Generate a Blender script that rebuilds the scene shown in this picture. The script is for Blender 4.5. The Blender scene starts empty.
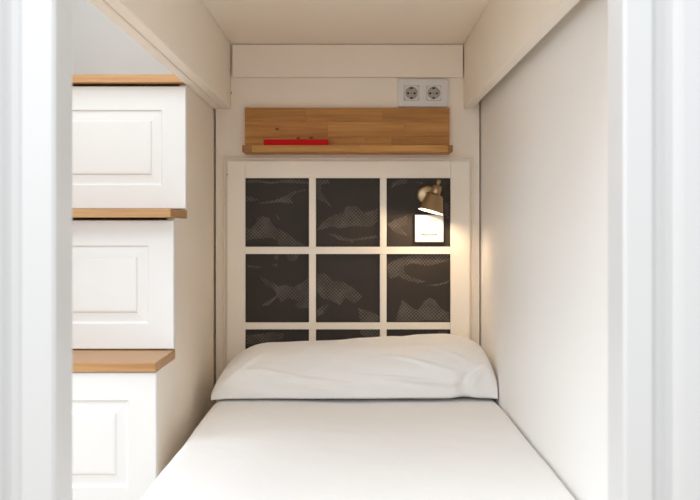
import bpy, bmesh, math, random
from mathutils import Vector, Matrix, noise
from mathutils.geometry import tessellate_polygon

random.seed(7)
scene = bpy.context.scene
COL = scene.collection

# ------------------------------------------------------------------ camera
ZC = 0.95                       # eye height above the floor
cam_d = bpy.data.cameras.new('camera')
cam = bpy.data.objects.new('camera', cam_d)
COL.objects.link(cam)
cam.location = (0.0, -3.5, ZC)
cam.rotation_euler = (math.radians(90), 0, 0)
cam_d.sensor_width = 36.0
cam_d.lens = 61.2
cam_d.shift_x = -3.0 / 700
cam_d.shift_y = -22.0 / 700
cam_d.clip_start = 0.02
cam_d.dof.use_dof = True
cam_d.dof.focus_distance = 3.2
cam_d.dof.aperture_fstop = 9.0
scene.camera = cam

# ------------------------------------------------------------------ world, daylight, exposure
world = bpy.data.worlds.new('daylight')
world.use_nodes = True
bg = world.node_tree.nodes['Background']
bg.inputs['Color'].default_value = (0.90, 0.955, 1.0, 1)
bg.inputs['Strength'].default_value = 0.98
scene.world = world


def area_light(name, loc, target, sx, sy, power, col):
    d = bpy.data.lights.new(name, 'AREA')
    d.shape = 'RECTANGLE'
    d.size, d.size_y = sx, sy
    d.energy = power
    d.color = col
    o = bpy.data.objects.new(name, d)
    COL.objects.link(o)
    o.location = loc
    o.rotation_euler = (Vector(target) - Vector(loc)).to_track_quat('-Z', 'Y').to_euler()
    return o


DAY = (0.90, 0.955, 1.0)
# daylight: a far window behind the camera and a window in the room to the left of the opening
area_light('far_window_daylight', (-1.2, -6.2, 1.8), (0.0, -1.0, 0.7), 2.4, 1.4, 33, DAY)
area_light('side_window_daylight', (-2.4, -1.9, 1.5), (0.1, -1.0, 0.6), 1.6, 1.4, 10.5, DAY)
area_light('side_window_upper_daylight', (-1.7, -1.9, 2.4), (0.1, -1.0, 0.6), 1.4, 1.0, 10.5, DAY)
# unseen fill lights added overhead: before the opening and above the stairs
area_light('overhead_fill', (-0.45, -2.75, 2.55), (-0.05, -1.2, 0.5), 1.2, 0.7, 14, (0.97, 0.985, 1.0))
area_light('stair_overhead_fill', (-0.62, -1.4, 2.55), (-0.62, -0.9, 1.0), 0.35, 0.6, 6.5, (0.95, 0.98, 1.0))

vs = scene.view_settings
vs.view_transform = 'Standard'
vs.look = 'None'
vs.gamma = 1.0
vs.use_curve_mapping = False
vs.exposure = 0.2
scene.cycles.max_bounces = 16
scene.cycles.diffuse_bounces = 12


# ------------------------------------------------------------------ materials
def new_mat(name):
    m = bpy.data.materials.new(name)
    m.use_nodes = True
    nt = m.node_tree
    return m, nt, nt.nodes['Principled BSDF']


def paint(name, col, rough=0.45, var=0.02, scale=6.0, bump=0.02):
    m, nt, p = new_mat(name)
    N, L = nt.nodes, nt.links
    tc = N.new('ShaderNodeTexCoord')
    nz = N.new('ShaderNodeTexNoise')
    nz.inputs['Scale'].default_value = scale
    nz.inputs['Detail'].default_value = 3
    L.new(tc.outputs['Object'], nz.inputs['Vector'])
    r = N.new('ShaderNodeValToRGB')
    a = tuple(max(0, c - var) for c in col) + (1,)
    b = tuple(min(1, c + var) for c in col) + (1,)
    r.color_ramp.elements[0].color = a
    r.color_ramp.elements[1].color = b
    L.new(nz.outputs['Fac'], r.inputs['Fac'])
    L.new(r.outputs['Color'], p.inputs['Base Color'])
    p.inputs['Roughness'].default_value = rough
    n2 = N.new('ShaderNodeTexNoise')
    n2.inputs['Scale'].default_value = 160
    L.new(tc.outputs['Object'], n2.inputs['Vector'])
    bp = N.new('ShaderNodeBump')
    bp.inputs['Strength'].default_value = bump
    bp.inputs['Distance'].default_value = 0.002
    L.new(n2.outputs['Fac'], bp.inputs['Height'])
    L.new(bp.outputs['Normal'], p.inputs['Normal'])
    return m


def wood(name, dark, light, rough=0.5, axis='X', knots=()):
    """oak: stretched grain along one axis, a tone of its own per piece, knots at given places"""
    m, nt, p = new_mat(name)
    N, L = nt.nodes, nt.links
    tc = N.new('ShaderNodeTexCoord')
    oi = N.new('ShaderNodeObjectInfo')
    mp = N.new('ShaderNodeMapping')
    mp.inputs['Scale'].default_value = (3, 60, 60) if axis == 'X' else (60, 3, 60)
    add = N.new('ShaderNodeVectorMath')
    add.operation = 'ADD'
    sc = N.new('ShaderNodeVectorMath')
    sc.operation = 'SCALE'
    sc.inputs['Scale'].default_value = 37.0
    cmb = N.new('ShaderNodeCombineXYZ')
    for i in range(3):
        L.new(oi.outputs['Random'], cmb.inputs[i])
    L.new(cmb.outputs[0], sc.inputs[0])
    L.new(tc.outputs['Object'], add.inputs[0])
    L.new(sc.outputs[0], add.inputs[1])
    L.new(add.outputs[0], mp.inputs['Vector'])
    nz = N.new('ShaderNodeTexNoise')
    nz.inputs['Scale'].default_value = 1.6
    nz.inputs['Detail'].default_value = 6
    nz.inputs['Roughness'].default_value = 0.62
    L.new(mp.outputs[0], nz.inputs['Vector'])
    r = N.new('ShaderNodeValToRGB')
    r.color_ramp.elements[0].position = 0.28
    r.color_ramp.elements[1].position = 0.74
    r.color_ramp.elements[0].color = (*dark, 1)
    r.color_ramp.elements[1].color = (*light, 1)
    L.new(nz.outputs['Fac'], r.inputs['Fac'])
    hv = N.new('ShaderNodeHueSaturation')
    mr = N.new('ShaderNodeMapRange')
    mr.inputs['To Min'].default_value = 0.86
    mr.inputs['To Max'].default_value = 1.14
    L.new(oi.outputs['Random'], mr.inputs['Value'])
    L.new(mr.outputs[0], hv.inputs['Value'])
    L.new(r.outputs['Color'], hv.inputs['Color'])
    out = hv.outputs['Color']
    geo = N.new('ShaderNodeNewGeometry')
    for (kx, ky, kz, kr) in knots:
        sub = N.new('ShaderNodeVectorMath')
        sub.operation = 'SUBTRACT'
        sub.inputs[1].default_value = (kx, ky, kz)
        L.new(geo.outputs['Position'], sub.inputs[0])
        mul = N.new('ShaderNodeVectorMath')
        mul.operation = 'MULTIPLY'
        mul.inputs[1].default_value = (0.55, 0.2, 1.0)
        L.new(sub.outputs[0], mul.inputs[0])
        ln = N.new('ShaderNodeVectorMath')
        ln.operation = 'LENGTH'
        L.new(mul.outputs[0], ln.inputs[0])
        mk = N.new('ShaderNodeMapRange')
        mk.inputs['From Min'].default_value = kr * 0.4
        mk.inputs['From Max'].default_value = kr
        mk.inputs['To Min'].default_value = 0.85
        mk.inputs['To Max'].default_value = 0.0
        L.new(ln.outputs['Value'], mk.inputs['Value'])
        mx = N.new('ShaderNodeMixRGB')
        L.new(mk.outputs[0], mx.inputs['Fac'])
        L.new(out, mx.inputs['Color1'])
        mx.inputs['Color2'].default_value = (0.05, 0.018, 0.005, 1)
        out = mx.outputs['Color']
    L.new(out, p.inputs['Base Color'])
    p.inputs['Roughness'].default_value = rough
    bp = N.new('ShaderNodeBump')
    bp.inputs['Strength'].default_value = 0.98
    bp.inputs['Distance'].default_value = 0.001
    L.new(nz.outputs['Fac'], bp.inputs['Height'])
    L.new(bp.outputs['Normal'], p.inputs['Normal'])
    return m


def fabric(name, col):
    m, nt, p = new_mat(name)
    N, L = nt.nodes, nt.links
    tc = N.new('ShaderNodeTexCoord')
    p.inputs['Base Color'].default_value = (*col, 1)
    p.inputs['Roughness'].default_value = 0.85
    p.inputs['Sheen Weight'].default_value = 0.15
    n1 = N.new('ShaderNodeTexNoise')
    n1.inputs['Scale'].default_value = 9
    n1.inputs['Detail'].default_value = 4
    n1.inputs['Distortion'].default_value = 0.8
    L.new(tc.outputs['Object'], n1.inputs['Vector'])
    n2 = N.new('ShaderNodeTexNoise')
    n2.inputs['Scale'].default_value = 500
    L.new(tc.outputs['Object'], n2.inputs['Vector'])
    mx = N.new('ShaderNodeMath')
    mx.operation = 'MULTIPLY_ADD'
    mx.inputs[1].default_value = 0.06
    L.new(n2.outputs['Fac'], mx.inputs[0])
    L.new(n1.outputs['Fac'], mx.inputs[2])
    bp = N.new('ShaderNodeBump')
    bp.inputs['Strength'].default_value = 0.25
    bp.inputs['Distance'].default_value = 0.01
    L.new(mx.outputs[0], bp.inputs['Height'])
    L.new(bp.outputs['Normal'], p.inputs['Normal'])
    return m


def plain(name, col, rough=0.4, metal=0.0, spec=0.5):
    m, nt, p = new_mat(name)
    p.inputs['Specular IOR Level'].default_value = spec
    N, L = nt.nodes, nt.links
    tc = N.new('ShaderNodeTexCoord')
    nz = N.new('ShaderNodeTexNoise')
    nz.inputs['Scale'].default_value = 40
    L.new(tc.outputs['Object'], nz.inputs['Vector'])
    mr = N.new('ShaderNodeMapRange')
    mr.inputs['To Min'].default_value = rough * 0.85
    mr.inputs['To Max'].default_value = min(1, rough * 1.15)
    L.new(nz.outputs['Fac'], mr.inputs['Value'])
    L.new(mr.outputs[0], p.inputs['Roughness'])
    p.inputs['Base Color'].default_value = (*col, 1)
    p.inputs['Metallic'].default_value = metal
    return m


def halftone(name, dark, light):
    """printed dot screen: light dots on the dark paper"""
    m, nt, p = new_mat(name)
    N, L = nt.nodes, nt.links
    tc = N.new('ShaderNodeTexCoord')
    sep = N.new('ShaderNodeSeparateXYZ')
    L.new(tc.outputs['Object'], sep.inputs[0])

    def wave(sock):
        a = N.new('ShaderNodeMath')
        a.operation = 'MULTIPLY'
        a.inputs[1].default_value = 2 * math.pi / 0.0104
        L.new(sock, a.inputs[0])
        b = N.new('ShaderNodeMath')
        b.operation = 'SINE'
        L.new(a.outputs[0], b.inputs[0])
        return b.outputs[0]
    s = N.new('ShaderNodeMath')
    s.operation = 'ADD'
    pa = N.new('ShaderNodeMath')                    # dot rows at 45 degrees
    pa.operation = 'ADD'
    pb_ = N.new('ShaderNodeMath')
    pb_.operation = 'SUBTRACT'
    for q in (pa, pb_):
        L.new(sep.outputs['X'], q.inputs[0])
        L.new(sep.outputs['Z'], q.inputs[1])
    L.new(wave(pa.outputs[0]), s.inputs[0])
    L.new(wave(pb_.outputs[0]), s.inputs[1])
    nz = N.new('ShaderNodeTexNoise')
    nz.inputs['Scale'].default_value = 28
    nz.inputs['Detail'].default_value = 3
    L.new(tc.outputs['Object'], nz.inputs['Vector'])
    t = N.new('ShaderNodeMath')
    t.operation = 'MULTIPLY_ADD'
    t.inputs[1].default_value = 4.5
    t.inputs[2].default_value = -2.2
    L.new(nz.outputs['Fac'], t.inputs[0])
    q = N.new('ShaderNodeMath')
    q.operation = 'ADD'
    L.new(s.outputs[0], q.inputs[0])
    L.new(t.outputs[0], q.inputs[1])
    r = N.new('ShaderNodeValToRGB')
    r.color_ramp.elements[0].position = 0.0
    r.color_ramp.elements[1].position = 0.55
    mid = tuple(d + 0.14 * (l - d) for d, l in zip(dark, light))
    r.color_ramp.elements[0].color = (*mid, 1)
    r.color_ramp.elements[1].color = (*light, 1)
    L.new(q.outputs[0], r.inputs['Fac'])
    L.new(r.outputs['Color'], p.inputs['Base Color'])
    p.inputs['Roughness'].default_value = 0.6
    p.inputs['Specular IOR Level'].default_value = 0.25
    return m


CREAM = (0.885, 0.822, 0.73)
PAPER = (0.037, 0.029, 0.0235)
M = {
    'white': paint('white_paint', (0.83, 0.838, 0.835), 0.42),
    'trim': paint('white_gloss_paint', (0.69, 0.702, 0.706), 0.35, 0.005),
    'cream': paint('cream_paint', CREAM, 0.42),
    'plaster': paint('smooth_white_wall', (0.87, 0.86, 0.84), 0.5, 0.01, 3.0),
    'grey': paint('pale_grey_wall', (0.74, 0.76, 0.77), 0.7, 0.012),
    'oak': wood('oak', (0.39, 0.165, 0.03), (0.62, 0.32, 0.088), 0.55,
                knots=((-0.222, -0.02, 1.2395, 0.0042), (-0.16, -0.02, 1.2125, 0.004), (-0.122, -0.02, 1.2135, 0.005))),
    'oak_dark': wood('dark_oak', (0.20, 0.085, 0.02), (0.34, 0.16, 0.045), 0.55),
    'tread': wood('oiled_oak_tread', (0.42, 0.2, 0.07), (0.62, 0.36, 0.15), 0.4),
    'floor': wood('oak_floor', (0.36, 0.22, 0.12), (0.5, 0.34, 0.2), 0.4, 'Y'),
    'sheet': fabric('white_cotton', (0.86, 0.85, 0.84)),
    'paper': plain('dark_brown_paper', PAPER, 0.55, 0.0, 0.25),
    'print': halftone('halftone_print', PAPER, (0.112, 0.098, 0.085)),
    'brass': plain('aged_brass', (0.40, 0.29, 0.17), 0.32, 1.0),
    'shade_in': plain('shade_lining', (0.85, 0.82, 0.76), 0.5),
    'plastic': plain('white_plastic', (0.74, 0.735, 0.735), 0.4),
    'dish': plain('recess_shaded_plastic', (0.50, 0.455, 0.40), 0.4),  # white plastic with the shade of the socket recess in its colour
    'plastic_dark': plain('grey_plastic', (0.07, 0.065, 0.06), 0.5),
    'hole': plain('dark_hole', (0.012, 0.01, 0.009), 0.8),
    'steel': plain('steel', (0.5, 0.48, 0.45), 0.35, 1.0),
    'red': plain('red_cover', (0.55, 0.004, 0.006), 0.6, 0.0, 0.15),
    'page': plain('paper_pages', (0.8, 0.76, 0.68), 0.8),
}
mb, ntb, pb = new_mat('lit_bulb')
pb.inputs['Base Color'].default_value = (1, 0.9, 0.75, 1)
pb.inputs['Emission Color'].default_value = (1, 0.78, 0.5, 1)
pb.inputs['Emission Strength'].default_value = 4.0
M['bulb'] = mb


# ------------------------------------------------------------------ mesh helpers
def obj(name, bm, mat, parent=None, loc=None, smooth=False, recalc=True):
    me = bpy.data.meshes.new(name)
    if recalc:
        bmesh.ops.recalc_face_normals(bm, faces=bm.faces[:])
    bm.to_mesh(me)
    bm.free()
    me.materials.append(M[mat])
    if smooth:
        for f in me.polygons:
            f.use_smooth = True
    o = bpy.data.objects.new(name, me)
    COL.objects.link(o)
    if parent is not None:
        o.parent = parent
        pl = parent_world(parent)
        o.location = Vector(loc or (0, 0, 0)) - pl if loc is not None else -pl
    elif loc is not None:
        o.location = loc
    return o


def parent_world(o):
    v = Vector((0, 0, 0))
    while o is not None:
        v = v + o.location
        o = o.parent
    return v


def thing(name, label, cat, loc=(0, 0, 0), group=None):
    o = bpy.data.objects.new(name, None)
    o.empty_display_size = 0.05
    COL.objects.link(o)
    o.location = loc
    return tag(o, label, cat, group)


def tag(o, label, cat, group=None):
    o['label'] = label
    o['category'] = cat
    if group:
        o['group'] = group
    return o


def struct(name, bm, mat, label=None, parent=None, cat=None):
    o = obj(name, bm, mat, parent)
    o['kind'] = 'structure'
    if label:
        o['label'] = label
    if cat:
        o['category'] = cat
    return o


def bxm(x0, x1, y0, y1, z0, z1, bev=0.0, seg=1):
    bm = bmesh.new()
    c = Vector(((x0 + x1) / 2, (y0 + y1) / 2, (z0 + z1) / 2))
    bmesh.ops.create_cube(bm, size=1.0, matrix=Matrix.Translation(c) @ Matrix.Diagonal((x1 - x0, y1 - y0, z1 - z0, 1)))
    if bev > 0:
        bmesh.ops.bevel(bm, geom=bm.edges[:], offset=bev, segments=seg, affect='EDGES', profile=0.5)
    return bm


def prism(poly, axis, a, b, bev=0.0):
    """extrude a 2-D polygon along axis between a and b ('x': poly is (y,z); 'z': poly is (x,y))"""
    bm = bmesh.new()

    def pt(p, t):
        return (t, p[0], p[1]) if axis == 'x' else ((p[0], t, p[1]) if axis == 'y' else (p[0], p[1], t))
    A = [bm.verts.new(pt(p, a)) for p in poly]
    B = [bm.verts.new(pt(p, b)) for p in poly]
    n = len(poly)
    bm.faces.new(A)
    bm.faces.new(B[::-1])
    for i in range(n):
        bm.faces.new((A[i], B[i], B[(i + 1) % n], A[(i + 1) % n]))
    if bev:
        bmesh.ops.bevel(bm, geom=bm.edges[:], offset=bev, segments=1, affect='EDGES')
    return bm


def lathe(profile, c, axis, seg=32, closed=True):
    """profile: list of (distance along axis, radius) from point c"""
    bm = bmesh.new()
    ax = Vector(axis).normalized()
    u = ax.orthogonal().normalized()
    v = ax.cross(u)
    rings = []
    for (t, r) in profile:
        p = Vector(c) + ax * t
        if r < 1e-5:
            rings.append([bm.verts.new(p)])
        else:
            rings.append([bm.verts.new(p + (u * math.cos(2 * math.pi * k / seg) + v * math.sin(2 * math.pi * k / seg)) * r)
                          for k in range(seg)])
    for a, b in zip(rings, rings[1:]):
        for k in range(seg):
            k2 = (k + 1) % seg
            if len(a) == 1 and len(b) == 1:
                continue
            if len(a) == 1:
                bm.faces.new((a[0], b[k], b[k2]))
            elif len(b) == 1:
                bm.faces.new((a[k], b[0], a[k2]))
            else:
                bm.faces.new((a[k], b[k], b[k2], a[k2]))
    return bm


def tube(pts, r, seg=12):
    bm = bmesh.new()
    pts = [Vector(p) for p in pts]
    rings = []
    for i, p in enumerate(pts):
        d = (pts[min(i + 1, len(pts) - 1)] - pts[max(i - 1, 0)]).normalized()
        u = d.orthogonal().normalized() if i == 0 else (uprev - d * uprev.dot(d)).normalized()
        uprev = u
        v = d.cross(u)
        rings.append([bm.verts.new(p + (u * math.cos(2 * math.pi * k / seg) + v * math.sin(2 * math.pi * k / seg)) * r)
                      for k in range(seg)])
    for a, b in zip(rings, rings[1:]):
        for k in range(seg):
            bm.faces.new((a[k], b[k], b[(k + 1) % seg], a[(k + 1) % seg]))
    bm.faces.new(rings[0][::-1])
    bm.faces.new(rings[-1])
    return bm


def routed_panel(x0, x1, z0, z1, yf, th, rings):
    """board facing -y whose front is routed: rings = (inset, depth)"""
    bm = bmesh.new()

    def rect(ins, y):
        return [bm.verts.new(p) for p in ((x0 + ins, y, z0 + ins), (x1 - ins, y, z0 + ins),
                                          (x1 - ins, y, z1 - ins), (x0 + ins, y, z1 - ins))]
    loops = [rect(0, yf + th), rect(0, yf + 0.002), rect(0.002, yf)] + [rect(i, yf + d) for i, d in rings]
    for a, b in zip(loops, loops[1:]):
        for k in range(4):
            bm.faces.new((a[k], a[(k + 1) % 4], b[(k + 1) % 4], b[k]))
    bm.faces.new(loops[0])
    bm.faces.new(loops[-1])
    return bm


XL, XR = -0.409, 0.376          # the niche: stair side and right-hand wall
WL = -0.84                      # wall beyond the stairs
YF = -2.05                      # back of the door casing
HC = 2.6

# ------------------------------------------------------------------ the setting
struct('floor', bxm(-3.0, 1.6, -6.0, 0.2, -0.1, 0.0), 'floor', 'oak floor under the bed and stairs')
struct('ceiling', bxm(-1.0, 0.6, YF - 0.08, 0.2, HC, HC + 0.1), 'grey', 'ceiling above the upper bunk')
struct('wall_rear', bxm(-1.0, 0.6, 0.045, 0.15, 0.0, HC), 'grey', 'pale grey wall above the oak topped stairs')
struct('wall_left', bxm(WL - 0.1, WL, -1.06, 0.045, 0.0, HC), 'grey', 'pale grey wall at the left end of the stairs')
struct('wall_right', bxm(XR, XR + 0.12, YF, 0.045, 0.0, HC), 'plaster', 'smooth white wall along the right side of the bed')
struct('wall_back', bxm(XL + 0.005, XR - 0.004, 0.0, 0.028, 0.0, 1.487, 0.001), 'cream', 'cream panelled wall behind the shelf and headboard')


def casing(name, side, xe, label):
    """moulded door casing, extruded up from a plan outline; side=-1 left, +1 right"""
    yf, yb = -2.134, YF
    pts = [(0.0, yb), (0.0, yf + 0.004), (0.004, yf)]
    w = 0.036 if side > 0 else 0.0415
    pts += [(w - 0.004, yf), (w, yf + 0.005), (w + 0.003, yf + 0.011), (w + 0.013, yf + 0.013), (w + 0.017, yf + 0.009),
            (w + 0.021, yf + 0.001), (w + 0.026, yf - 0.003), (w + 0.032, yf - 0.004), (w + 0.072, yf - 0.004),
            (w + 0.078, yf), (w + 0.078, yb)]
    poly = [(xe + side * a, b) for a, b in pts]
    return struct(name, prism(poly, 'z', 0.0, 2.2), 'trim', label)


casing('trim_1', -1, -0.342, 'white moulded door casing at the left edge')
casing('trim_2', 1, 0.3106, 'white moulded door casing at the right edge')
struct('trim_3', bxm(-0.47, 0.44, -2.134, YF, 2.2, 2.28, 0.003), 'trim', 'white head casing above the opening')

# ------------------------------------------------------------------ upper bunk
ZB, ZU = 1.30, 1.488
bk = thing('upper_bunk', 'cream painted upper bunk whose underside roofs the bed niche', 'bunk bed', (-0.02, -1.0, ZB))
obj('base_panel', bxm(-0.3585, 0.3245, -1.98, -0.001, ZU, ZU + 0.022, 0.001), 'cream', bk)
obj('side_rail', bxm(-0.3835, -0.359, -1.98, -0.001, ZB, 1.86, 0.0012), 'cream', bk)
obj('outer_side_rail', bxm(XL + 0.0005, -0.3855, -1.98, -0.001, ZB, 1.86, 0.0012), 'cream', bk)
obj('side_rail', bxm(0.325, 0.350, -1.98, -0.001, ZB, 1.86, 0.0012), 'cream', bk)
obj('ledger_board', bxm(-0.3525, 0.3210, -0.026, -0.0005, 1.391, ZU - 0.002, 0.001), 'cream', bk)
for zz in (0.0,):
    obj('screw', lathe([(0, 0), (0, 0.003), (0.0015, 0.003), (0.0015, 0)], (-0.3575, -0.006, 1.347), (1, 0, 0), 10), 'hole', bk)

# ------------------------------------------------------------------ storage stairs
st = thing('storage_stairs', 'white storage stairs with panelled drawer fronts and oak treads', 'stairs', (-0.62, -0.6, 0.0))
D = [(-1.023, 0.352, 0.6495), (-0.781, 0.673, 0.9680), (-0.585, 0.997, 1.2975)]     # front y, drawer z range
T = [(-1.030, -0.763, 0.651), (-0.832, -0.567, 0.9735), (-0.612, 0.0445, 1.3035)]   # front y, back y, underside z
th = 0.018
prof = [(0.044, 0.0), (D[0][0] + th, 0.0), (D[0][0] + th, 0.6505), (D[1][0] + th, 0.6505), (D[1][0] + th, 0.973),
        (D[2][0] + th, 0.973), (D[2][0] + th, 1.303), (0.044, 1.303)]
obj('side_panel', prism(prof, 'x', XL - 0.018, XL), 'cream', st)
obj('side_panel', prism(prof, 'x', WL + 0.002, WL + 0.02), 'cream', st)
for (yf, z0, z1) in D:
    obj('drawer_front', routed_panel(WL + 0.006, XL - 0.0005, z0, z1, yf, th - 0.0005,
                                     [(0.058, 0), (0.0605, 0.0045), (0.064, 0.005), (0.083, 0.0035), (0.0865, 0.0005), (0.092, 0.0)]), 'white', st)
obj('plinth', bxm(WL + 0.006, XL - 0.0005, D[0][0] + 0.004, D[0][0] + th - 0.0005, 0.0, 0.349, 0.001), 'white', st)
for (y0, y1, z) in T:
    obj('tread', bxm(WL + 0.004, XL + 0.0002, y0, y1, z, z + 0.0195, 0.0012), 'tread', st)

# ------------------------------------------------------------------ bed
ZM = 0.504
base = thing('bed_base', 'low white bed base under the mattress', 'bed', (0.005, -1.0, 0.0))
obj('side_panel', bxm(-0.355, -0.335, -1.95, -0.03, 0.0, 0.30, 0.002), 'white', base)
obj('side_panel', bxm(0.345, 0.365, -1.95, -0.03, 0.0, 0.30, 0.002), 'white', base)
obj('end_panel', bxm(-0.3345, 0.3445, -1.95, -1.93, 0.0, 0.30, 0.002), 'white', base)
obj('slat_deck', bxm(-0.3345, 0.3445, -1.9295, -0.03, 0.27, 0.298), 'white', base)


def rounded_section():
    """mattress cross-section in x,z: wide soft left edge, tighter right edge"""
    x0, x1, z0, z1 = -0.371, 0.3735, 0.302, ZM
    pts = []

    def arc(cx, cz, rx, rz, a0, a1, n):
        for i in range(n + 1):
            a = math.radians(a0 + (a1 - a0) * i / n)
            pts.append((cx + rx * math.cos(a), cz + rz * math.sin(a)))
    arc(x0 + 0.02, z0 + 0.02, 0.02, 0.02, 270, 180, 3)
    arc(x0 + 0.035, z1 - 0.05, 0.035, 0.05, 180, 90, 9)
    for i in range(1, 40):
        pts.append((x0 + 0.035 + (x1 - 0.012 - x0 - 0.035) * i / 40, z1))
    arc(x1 - 0.012, z1 - 0.012, 0.012, 0.012, 90, 0, 4)
    arc(x1 - 0.02, z0 + 0.02, 0.02, 0.02, 0, -90, 3)
    return pts


bm = bmesh.new()
sec = rounded_section()
NY = 96
rows = []
for j in range(NY + 1):
    y = -0.028 + (-1.95 + 0.028) * j / NY
    row = []
    for (x, z) in sec:
        top = max(0.0, (z - 0.42) / (ZM - 0.42))
        left = max(0.0, 1 - (x + 0.366) / 0.16)
        dz = top * (0.0035 * noise.noise((x * 3, y * 2.2, 0.3)) + 0.0016 * noise.noise((x * 11 + y * 4, y * 9, 1.7)))
        dx = left * 0.005 * noise.noise((y * 2.6, z * 4, 5.0))
        if x > 0.35:
            dx += 0.0016 * noise.noise((y * 9, z * 3, 8.0)) - 0.0016
        row.append(bm.verts.new((x + dx, y, z + dz)))
    rows.append(row)
n = len(sec)
for a, b in zip(rows, rows[1:]):
    for k in range(n):
        bm.faces.new((a[k], b[k], b[(k + 1) % n], a[(k + 1) % n]))
bm.faces.new(rows[0])
bm.faces.new(rows[-1][::-1])
tag(obj('mattress', bm, 'sheet', smooth=True), 'long single mattress covered with a smooth white sheet', 'mattress')

# ------------------------------------------------------------------ pillow
HP = [(-0.362, 0.030), (-0.354, 0.056), (-0.338, 0.077), (-0.306, 0.104), (-0.252, 0.124), (-0.145, 0.131), (0.0, 0.137), (0.1, 0.144),
      (0.21, 0.150), (0.285, 0.149), (0.325, 0.139), (0.35, 0.122), (0.364, 0.098), (0.371, 0.062)]


def hp_lin(x):
    for (xa, a), (xb, b) in zip(HP, HP[1:]):
        if x <= xb:
            t = max(0, (x - xa) / (xb - xa))
            return a + (b - a) * t
    return HP[-1][1]


def hp(x):
    w = min(0.03, 0.004 + 0.5 * min(abs(x - HP[0][0]), abs(HP[-1][0] - x)))
    return sum(hp_lin(x + w * q / 4) for q in range(-4, 5)) / 9


def crease(x, s, x0, s0, x1, s1, w, amp):
    """a fold running from (x0,s0) to (x1,s1) on the unrolled pillow surface"""
    dx, ds = x1 - x0, s1 - s0
    L2 = dx * dx + ds * ds
    t = ((x - x0) * dx + (s - s0) * ds) / L2
    if t < -0.15 or t > 1.15:
        return 0.0
    d = ((x - x0) * ds - (s - s0) * dx) / math.sqrt(L2)
    f = math.sin(math.pi * min(1, max(0, (t + 0.15) / 1.3)))
    return amp * f * math.exp(-(d / w) ** 2)


bm = bmesh.new()
NX, NA = 220, 240
rows = []
for i in range(NX + 1):
    u = -1 + 2 * i / NX
    u = math.copysign(1 - (1 - abs(u)) ** 1.25, u)
    x = 0.0045 + 0.3665 * u
    h = hp(x)
    endt = max(0, (abs(u) - 0.55) / 0.45)
    hd = 0.212 * (1 - 0.10 * endt ** 2) + 0.010 * max(0, (abs(u) - 0.9) / 0.1)
    yc = -0.252 - (0.012 * endt if u < 0 else 0.0)
    row = []
    for k in range(NA):
        a = 2 * math.pi * k / NA
        ca, sa = math.cos(a), math.sin(a)          # ca=+1 is the back edge, -1 the front edge
        yy = yc + hd * math.copysign(abs(ca) ** 0.82, ca)
        up = sa > 0
        zz = 0.15 * h + (0.85 * h * abs(sa) ** 0.80 if up else -0.15 * h * abs(sa) ** 0.35)
        s = a if up else -1.0                       # angle up the section; pi at the front seam
        s = (math.pi - s) / math.pi if up else -1.0  # 0 at the front seam, 1 at the back
        d = 0.0
        if up:
            fade = min(1, (1 - s) / 0.3)
            d += crease(x, s, 0.262, 0.03, 0.03, 0.10, 0.009, 0.0050)
            d += crease(x, s, 0.258, 0.01, 0.06, 0.06, 0.009, -0.0035)
            d += crease(x, s, 0.280, 0.08, 0.10, 0.24, 0.010, 0.0042)
            d += crease(x, s, 0.275, 0.02, 0.330, 0.16, 0.009, -0.0040)
            d += crease(x, s, 0.300, 0.02, 0.350, 0.20, 0.010, 0.0035)
            d += crease(x, s, 0.30, 0.16, 0.17, 0.36, 0.014, 0.0030)
            d += crease(x, s, 0.02, 0.03, -0.13, 0.09, 0.009, 0.0032)
            d += crease(x, s, -0.06, 0.02, -0.20, 0.05, 0.008, 0.0028)
            d += crease(x, s, -0.10, 0.07, -0.30, 0.20, 0.014, 0.0026)
            d += crease(x, s, -0.34, 0.08, -0.24, 0.34, 0.014, 0.0030)
            d += 0.006 * noise.noise((x * 6, s * 3.5, 2.0)) + 0.0022 * noise.noise((x * 15 + s * 6, s * 9 - x * 5, 4.0))
            d *= 1.6 * fade * min(1, h / 0.08)
        yy += d * ca
        z = ZM + 0.003 + zz + d * max(0, sa)
        if ca < -0.6:                               # puckers where the folds meet the front seam
            m = (-ca - 0.6) / 0.4
            z += m * (0.007 * math.exp(-((x - 0.285) / 0.022) ** 2) + 0.004 * noise.noise((x * 8, 0.2, 0.9)) * (1 if up else 0.3))
            yy += m * (0.010 * math.exp(-((x - 0.285) / 0.022) ** 2) + 0.006 * noise.noise((x * 6, 3.1, 0.4)))
        row.append(bm.verts.new((min(x, 0.3735), min(yy, -0.029), max(z, ZM + 0.0035))))
    rows.append(row)
for a, b in zip(rows, rows[1:]):
    for k in range(NA):
        bm.faces.new((a[k], b[k], b[(k + 1) % NA], a[(k + 1) % NA]))
for r, fl in ((rows[0], 0), (rows[-1], 1)):
    c = bm.verts.new(sum((v.co for v in r), Vector()) / NA)
    for k in range(NA):
        bm.faces.new((r[k], r[(k + 1) % NA], c) if fl else (r[(k + 1) % NA], r[k], c))
tag(obj('pillow', bm, 'sheet', smooth=True), 'plump white pillow lying against the dark-paned headboard', 'pillow')

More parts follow.
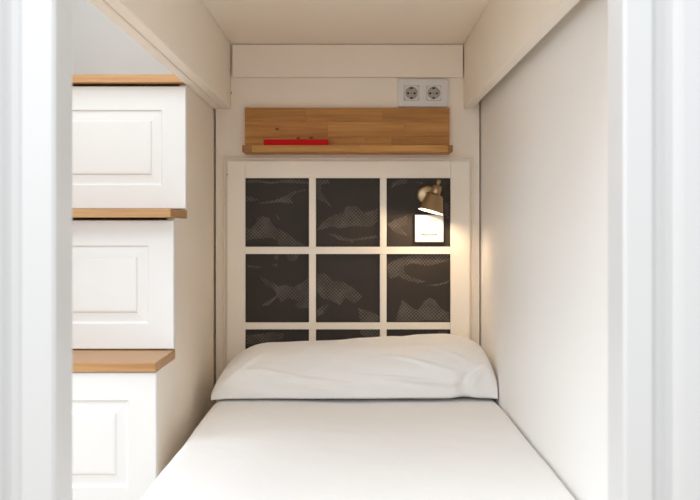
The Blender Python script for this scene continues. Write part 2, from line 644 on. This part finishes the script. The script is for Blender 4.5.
# ------------------------------------------------------------------ headboard
hb = thing('headboard', 'cream framed headboard of nine dark panes printed with fish', 'headboard', (-0.014, 0.0, 0.40))
S = 342.5
hx = lambda p: (p - 353) / S
hz = lambda p: ZC + (228 - p) / S
obj('backing_board', routed_panel(-0.380, 0.352, 0.36, 1.158, -0.009, 0.0085, [(0.003, 0.0)]), 'cream', hb)
fx0, fx1, fz0, fz1 = -0.3675, 0.3405, 0.372, 1.1455
px = [(hx(245.2), hx(309.0)), (hx(315.8), hx(380.0)), (hx(386.6), hx(450.6))]
pz = [(hz(246.8), hz(178.0)), (hz(322.6), hz(254.0)), (hz(398.0), hz(329.4))]
YB, YT = -0.0095, -0.026
g = 0.0002
obj('stile', bxm(fx0, px[0][0], YT, YB, fz0, fz1, 0.0005), 'cream', hb)
obj('stile', bxm(px[2][1], fx1, YT, YB, fz0, fz1, 0.0005), 'cream', hb)
obj('rail', bxm(px[0][0] + g, px[2][1] - g, YT, YB, pz[0][1], fz1, 0.0005), 'cream', hb)
obj('rail', bxm(px[0][0] + g, px[2][1] - g, YT, YB, fz0, pz[2][0], 0.0005), 'cream', hb)
for i in (0, 1):
    obj('muntin', bxm(px[0][0] + g, px[2][1] - g, YT + 0.001, YB, pz[i + 1][1], pz[i][0], 0.0005), 'cream', hb)
for i in (0, 1):
    for j in range(3):
        obj('muntin', bxm(px[i][1], px[i + 1][0], YT + 0.001, YB, pz[j][0] + g, pz[j][1] - g, 0.0005), 'cream', hb)
# edge moulding round the frame
obj('edge_moulding', bxm(-0.3795, 0.3515, -0.0135, -0.0095, 1.1535, 1.1575, 0.001), 'cream', hb)
obj('edge_moulding', bxm(-0.3795, -0.3755, -0.0135, -0.0095, 0.362, 1.153, 0.001), 'cream', hb)
obj('edge_moulding', bxm(0.3475, 0.3515, -0.0135, -0.0095, 0.362, 1.153, 0.001), 'cream', hb)
obj('nail_hole', lathe([(0, 0), (0, 0.0017), (0.0009, 0.0017), (0.0009, 0)], (hx(227.3), -0.0262, hz(174.5)), (0, -1, 0), 8), 'hole', hb)

# printed fish: outlines in the picture plane of the board (pane origin, zoom factor, points)
k1, k2 = 68 / 466, 68 / 366
FISH = {
    (0, 0): (243, 176, k1, [
        [(20, 30), (100, 25), (190, 40), (260, 28), (330, 22), (445, 36), (445, 55), (330, 48), (250, 45), (190, 54), (100, 42), (20, 47)],
        [(18, 138), (60, 143), (108, 164), (60, 172), (18, 173)],
        [(105, 182), (220, 164), (280, 138), (320, 115), (360, 102), (440, 88), (440, 98), (370, 112), (335, 132), (330, 165), (350, 182),
         (320, 189), (250, 178), (180, 187), (110, 193)],
        [(218, 255), (226, 255), (248, 298), (243, 302)],
        [(18, 442), (18, 340), (50, 365), (85, 325), (95, 290), (130, 275), (175, 285), (195, 320), (215, 350), (280, 380), (350, 430),
         (425, 478), (250, 478), (230, 440), (190, 425), (100, 430)]]),
    (0, 1): (314, 176, k1, [
        [(16, 22), (100, 28), (105, 50), (50, 55), (45, 110), (90, 160), (122, 216), (60, 175), (16, 152)],
        [(18, 372), (60, 310), (140, 265), (200, 250), (225, 205), (290, 208), (340, 255), (436, 222), (436, 315), (380, 352), (300, 345),
         (250, 345), (180, 362), (130, 345), (60, 365)],
        [(92, 393), (150, 400), (220, 425), (270, 432), (340, 420), (436, 405), (436, 425), (330, 437), (280, 442), (260, 468), (240, 447), (170, 438)]]),
    (0, 2): (385, 176, k1, [
        [(38, 82), (58, 40), (110, 22), (162, 24), (150, 50), (90, 60)],
        [(190, 38), (272, 42), (260, 56)],
        [(16, 325), (70, 300), (100, 290), (157, 268), (150, 330), (110, 350), (162, 410), (90, 396), (50, 370)],
        [(408, 180), (440, 190), (440, 300), (420, 290), (400, 220)]]),
    (1, 0): (243, 252, k2, [
        [(170, 15), (195, 18), (185, 42), (165, 36)],
        [(228, 15), (302, 15), (285, 42), (260, 56), (235, 35)],
        [(18, 70), (70, 75), (108, 80), (70, 90), (25, 81)],
        [(155, 65), (190, 65), (180, 81), (160, 78)],
        [(88, 133), (130, 148), (190, 184), (230, 178), (270, 190), (310, 168), (352, 138), (352, 302), (300, 307), (280, 290), (300, 265),
         (240, 250), (200, 272), (190, 242), (140, 287), (93, 292), (180, 235), (175, 213), (120, 172)]]),
    (1, 1): (314, 252, k2, [
        [(15, 118), (60, 116), (110, 158), (150, 158), (200, 188), (264, 240), (215, 278), (170, 245), (140, 287), (100, 267), (50, 252), (15, 215)],
        [(15, 310), (60, 285), (88, 283), (50, 332), (15, 352)],
        [(238, 303), (300, 323), (350, 343), (350, 376), (250, 376), (244, 345)]]),
    (1, 2): (385, 252, k2, [
        [(15, 70), (50, 45), (90, 30), (150, 15), (345, 15), (345, 42), (300, 60), (230, 76), (150, 60), (100, 80), (110, 120), (150, 140),
         (222, 160), (180, 169), (110, 152), (75, 130), (30, 146), (15, 110)],
        [(218, 180), (300, 170), (346, 154), (346, 166), (280, 185)],
        [(58, 374), (75, 310), (93, 256), (150, 305), (180, 315), (210, 268), (240, 248), (270, 258), (300, 305), (346, 330), (346, 374), (230, 368), (150, 374)]]),
    (2, 0): (243, 252, k2, [[(18, 448), (90, 443), (150, 433), (222, 438), (210, 470), (100, 492), (18, 497)]]),
    (2, 1): (314, 252, k2, [[(248, 417), (350, 418), (350, 478), (300, 472), (250, 442)]]),
    (2, 2): (385, 252, k2, [[(278, 430), (340, 423), (346, 452), (290, 447)]]),
}
for j in range(3):
    for i in range(3):
        (xa, xb), (za, zb) = px[i], pz[j]
        pane = obj('pane', bxm(xa + g, xb - g, -0.0148, YB - 0.0002, za + g, zb - g), 'paper', hb)
        ox, oz, k, polys = FISH[(j, i)]
        for poly in polys:
            pts = [Vector((min(max(hx(ox + a * k), xa + 0.001), xb - 0.001), -0.0150,
                           min(max(hz(oz + b * k), za + 0.001), zb - 0.001))) for (a, b) in poly]
            bm = bmesh.new()
            vs_ = [bm.verts.new(p) for p in pts]
            for tri in tessellate_polygon([pts]):
                p0, p1, p2 = (pts[q] for q in tri)
                if (p1 - p0).cross(p2 - p0).length < 1e-9:
                    continue
                if (p1 - p0).cross(p2 - p0).y > 0:
                    tri = tri[::-1]
                bm.faces.new([vs_[q] for q in tri])
            obj('fish_print', bm, 'print', pane, recalc=False)

# ------------------------------------------------------------------ oak picture shelf
sh = thing('wall_shelf', 'oak picture ledge with tall back board above the headboard', 'shelf', (-0.017, 0.0, 1.165))
rows_ = [(1.302, 1.2605, [-0.316, -0.14, 0.085, 0.2825]), (1.2602, 1.2165, [-0.316, -0.075, 0.150, 0.2825]),
         (1.2162, 1.1655, [-0.316, -0.262, 0.03, 0.112, 0.2825])]
for (zt, zb_, xs) in rows_:
    for a, b in zip(xs, xs[1:]):
        obj('back_stave', bxm(a + 0.00015, b - 0.00015, -0.020, -0.0003, zb_, zt, 0.0003), 'oak', sh, None)
for (ya, yb_, xs) in [(-0.100, -0.061, [-0.317, -0.290, 0.02, 0.271, 0.2855]), (-0.0607, -0.0203, [-0.317, -0.11, 0.16, 0.2855])]:
    for a, b in zip(xs, xs[1:]):
        obj('ledge_stave', bxm(a + 0.00015, b - 0.00015, ya, yb_, 1.168, 1.1866, 0.0004), 'oak_dark' if b - a < 0.03 else 'oak', sh)

# ------------------------------------------------------------------ red book on the ledge
rb = thing('red_book', 'thin bright red book lying flat on the oak ledge', 'book', (-0.163, -0.065, 1.187))
obj('spine', bxm(-0.2555, -0.0705, -0.0955, -0.0935, 1.1868, 1.2035, 0.0006), 'red', rb)
obj('cover', bxm(-0.2555, -0.0705, -0.0933, -0.0245, 1.2015, 1.2035, 0.0004), 'red', rb)
obj('cover', bxm(-0.2555, -0.0705, -0.0933, -0.0245, 1.1868, 1.1888, 0.0004), 'red', rb)
obj('pages', bxm(-0.2525, -0.0735, -0.0930, -0.027, 1.189, 1.2013), 'page', rb)

# ------------------------------------------------------------------ double power socket
po = thing('power_socket', 'white double power socket above the right end of the shelf', 'socket', (0.2053, 0.0, 1.346))
SK = (0.1716, 0.2368)
SH = 0.0214


def holed_plate(x0, x1, z0, z1, yf, yb):
    bm = bmesh.new()
    xs = [x0, SK[0] - SH, SK[0] + SH, SK[1] - SH, SK[1] + SH, x1]
    zs = [z0, 1.346 - SH, 1.346 + SH, z1]
    V = {}
    for y in (yf, yb):
        for i, x in enumerate(xs):
            for j, z in enumerate(zs):
                V[(i, j, y)] = bm.verts.new((x, y, z))
    solid = lambda i, j: 0 <= i < 5 and 0 <= j < 3 and (i, j) not in ((1, 1), (3, 1))
    for i in range(5):
        for j in range(3):
            if not solid(i, j):
                continue
            for y in (yf, yb):
                bm.faces.new([V[(i, j, y)], V[(i + 1, j, y)], V[(i + 1, j + 1, y)], V[(i, j + 1, y)]])
            for (di, dj, a, b) in ((-1, 0, (i, j), (i, j + 1)), (1, 0, (i + 1, j), (i + 1, j + 1)),
                                   (0, -1, (i, j), (i + 1, j)), (0, 1, (i, j + 1), (i + 1, j + 1))):
                if not solid(i + di, j + dj):
                    bm.faces.new([V[(*a, yf)], V[(*b, yf)], V[(*b, yb)], V[(*a, yb)]])
    return bm


pl_o = obj('cover_plate', holed_plate(0.132, 0.2786, 1.3055, 1.387, -0.0105, -0.0003), 'plastic', po)
bev = pl_o.modifiers.new('edge', 'BEVEL')
bev.width = 0.0015
bev.segments = 2
bev.limit_method = 'ANGLE'


def socket_insert(cx, cz):
    h, r, yf, yr, n = 0.0208, 0.0182, -0.0122, -0.0012, 32
    bm = bmesh.new()
    sq, ci, fl, bk_ = [], [], [], []
    for k in range(n):
        a = 2 * math.pi * (k + 0.5) / n
        c, s = math.cos(a), math.sin(a)
        m = h / max(abs(c), abs(s))
        sq.append(bm.verts.new((cx + c * m, yf, cz + s * m)))
        bk_.append(bm.verts.new((cx + c * m, -0.0004, cz + s * m)))
        ci.append(bm.verts.new((cx + c * r, yf, cz + s * r)))
        fl.append(bm.verts.new((cx + c * (r - 0.0006), yr, cz + s * (r - 0.0006))))
    for k in range(n):
        q = (k + 1) % n
        for A, B in ((bk_, sq), (sq, ci)):
            bm.faces.new((A[k], A[q], B[q], B[k]))
    bm.faces.new(bk_[::-1])
    return bm


for cx in (0.1716, 0.2368):
    cz = 1.346
    ins = obj('socket_insert', socket_insert(cx, cz), 'plastic', po)
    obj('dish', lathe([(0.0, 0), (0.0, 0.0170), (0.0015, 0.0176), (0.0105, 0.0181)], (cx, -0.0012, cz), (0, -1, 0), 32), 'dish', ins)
    for s in (-1, 1):
        obj('pin_hole', lathe([(0, 0), (0, 0.0031), (0.0006, 0.0031), (0.0006, 0)], (cx + s * 0.0095, -0.0013, cz), (0, -1, 0), 12), 'hole', ins)
        obj('earth_clip', bxm(cx - 0.0036, cx + 0.0036, -0.0085, -0.0014, cz + s * 0.0146 - 0.0024, cz + s * 0.0146 + 0.0024, 0.0005), 'plastic_dark', ins)
    obj('screw', lathe([(0, 0), (0, 0.0018), (0.0006, 0.0018), (0.0006, 0)], (cx, -0.0013, cz), (0, -1, 0), 10), 'plastic_dark', ins)

# ------------------------------------------------------------------ light switch
sw = thing('light_switch', 'square white light switch on the dark pane below the lamp', 'light switch', (0.222, -0.0155, 0.949))
obj('back_box', bxm(0.1795, 0.2655, -0.0225, -0.0154, 0.9065, 0.9905, 0.0008), 'plastic_dark', sw)
obj('cover_frame', bxm(0.1808, 0.2642, -0.0295, -0.0227, 0.909, 0.9885, 0.0016, 2), 'plastic', sw)
obj('rocker_shadow_plate', bxm(0.1997, 0.2453, -0.0298, -0.0296, 0.9292, 0.9728), 'plastic_dark', sw)  # thin dark plate drawn as the shadow gap round the rocker
obj('rocker', bxm(0.2015, 0.2435, -0.0335, -0.0299, 0.931, 0.971, 0.0008), 'plastic', sw)

# ------------------------------------------------------------------ reading lamp
lp = thing('wall_lamp', 'small aged brass reading lamp, lit, its shade tilted over the switch', 'lamp', (0.216, -0.015, 1.0465))
obj('back_plate', lathe([(0, 0), (0, 0.0290), (0.004, 0.0290), (0.007, 0.0270), (0.009, 0.021), (0.010, 0.0)], (0.216, -0.0156, 1.0465), (0, -1, 0), 40),
    'brass', lp, smooth=True)
Tp = Vector((0.2464, -0.100, 1.0882))
Cr = Vector((0.2215, -0.1065, 0.9962))
ax = (Cr - Tp).normalized()
Ln = (Cr - Tp).length
obj('arm', tube([(0.216, -0.0255, 1.0465), (0.217, -0.05, 1.048), (0.222, -0.072, 1.053), tuple(Tp + ax * 0.032 + Vector((0, 0.0138, 0)))], 0.0042), 'brass', lp, smooth=True)
obj('joint', lathe([(-0.007, 0), (-0.007, 0.0055), (0.007, 0.0055), (0.007, 0)], (0.2185, -0.056, 1.0495), (1, 0, 0.2), 16), 'brass', lp)
obj('knob', lathe([(0, 0), (0.001, 0.0045), (0.005, 0.0062), (0.010, 0.0058), (0.013, 0.0042), (0.0185, 0.0045), (0.0185, 0)], Tp, ax, 20), 'brass', lp, smooth=True)
obj('collar', lathe([(0.0187, 0), (0.0187, 0.0105), (0.021, 0.0128), (0.043, 0.0138), (0.0445, 0.0125), (0.0445, 0.0)], Tp, ax, 28), 'brass', lp, smooth=True)
shd = obj('shade', lathe([(0.0446, 0.0120), (0.0455, 0.0185), (0.0475, 0.0225), (0.052, 0.0245), (0.075, 0.0308), (Ln - 0.002, 0.0362), (Ln, 0.0368),
                          (Ln, 0.0358), (Ln - 0.003, 0.0350)], Tp, ax, 48), 'brass', lp, smooth=True)
obj('lining', lathe([(Ln - 0.0005, 0.0357), (Ln - 0.003, 0.0348), (0.075, 0.0298), (0.056, 0.0245), (0.051, 0.0215), (0.048, 0.0)], Tp, ax, 48), 'shade_in', shd, smooth=True)
obj('bulb', lathe([(0.0485, 0), (0.0485, 0.006), (0.056, 0.0085), (0.063, 0.010), (0.069, 0.0085), (0.072, 0.004), (0.0725, 0)], Tp, ax, 24), 'bulb', lp, smooth=True)
pl = bpy.data.lights.new('lamp_glow', 'POINT')
pl.energy = 0.95
pl.color = (1.0, 0.74, 0.48)
pl.shadow_soft_size = 0.009
plo = bpy.data.objects.new('lamp_glow', pl)
COL.objects.link(plo)
plo.location = Tp + ax * 0.084
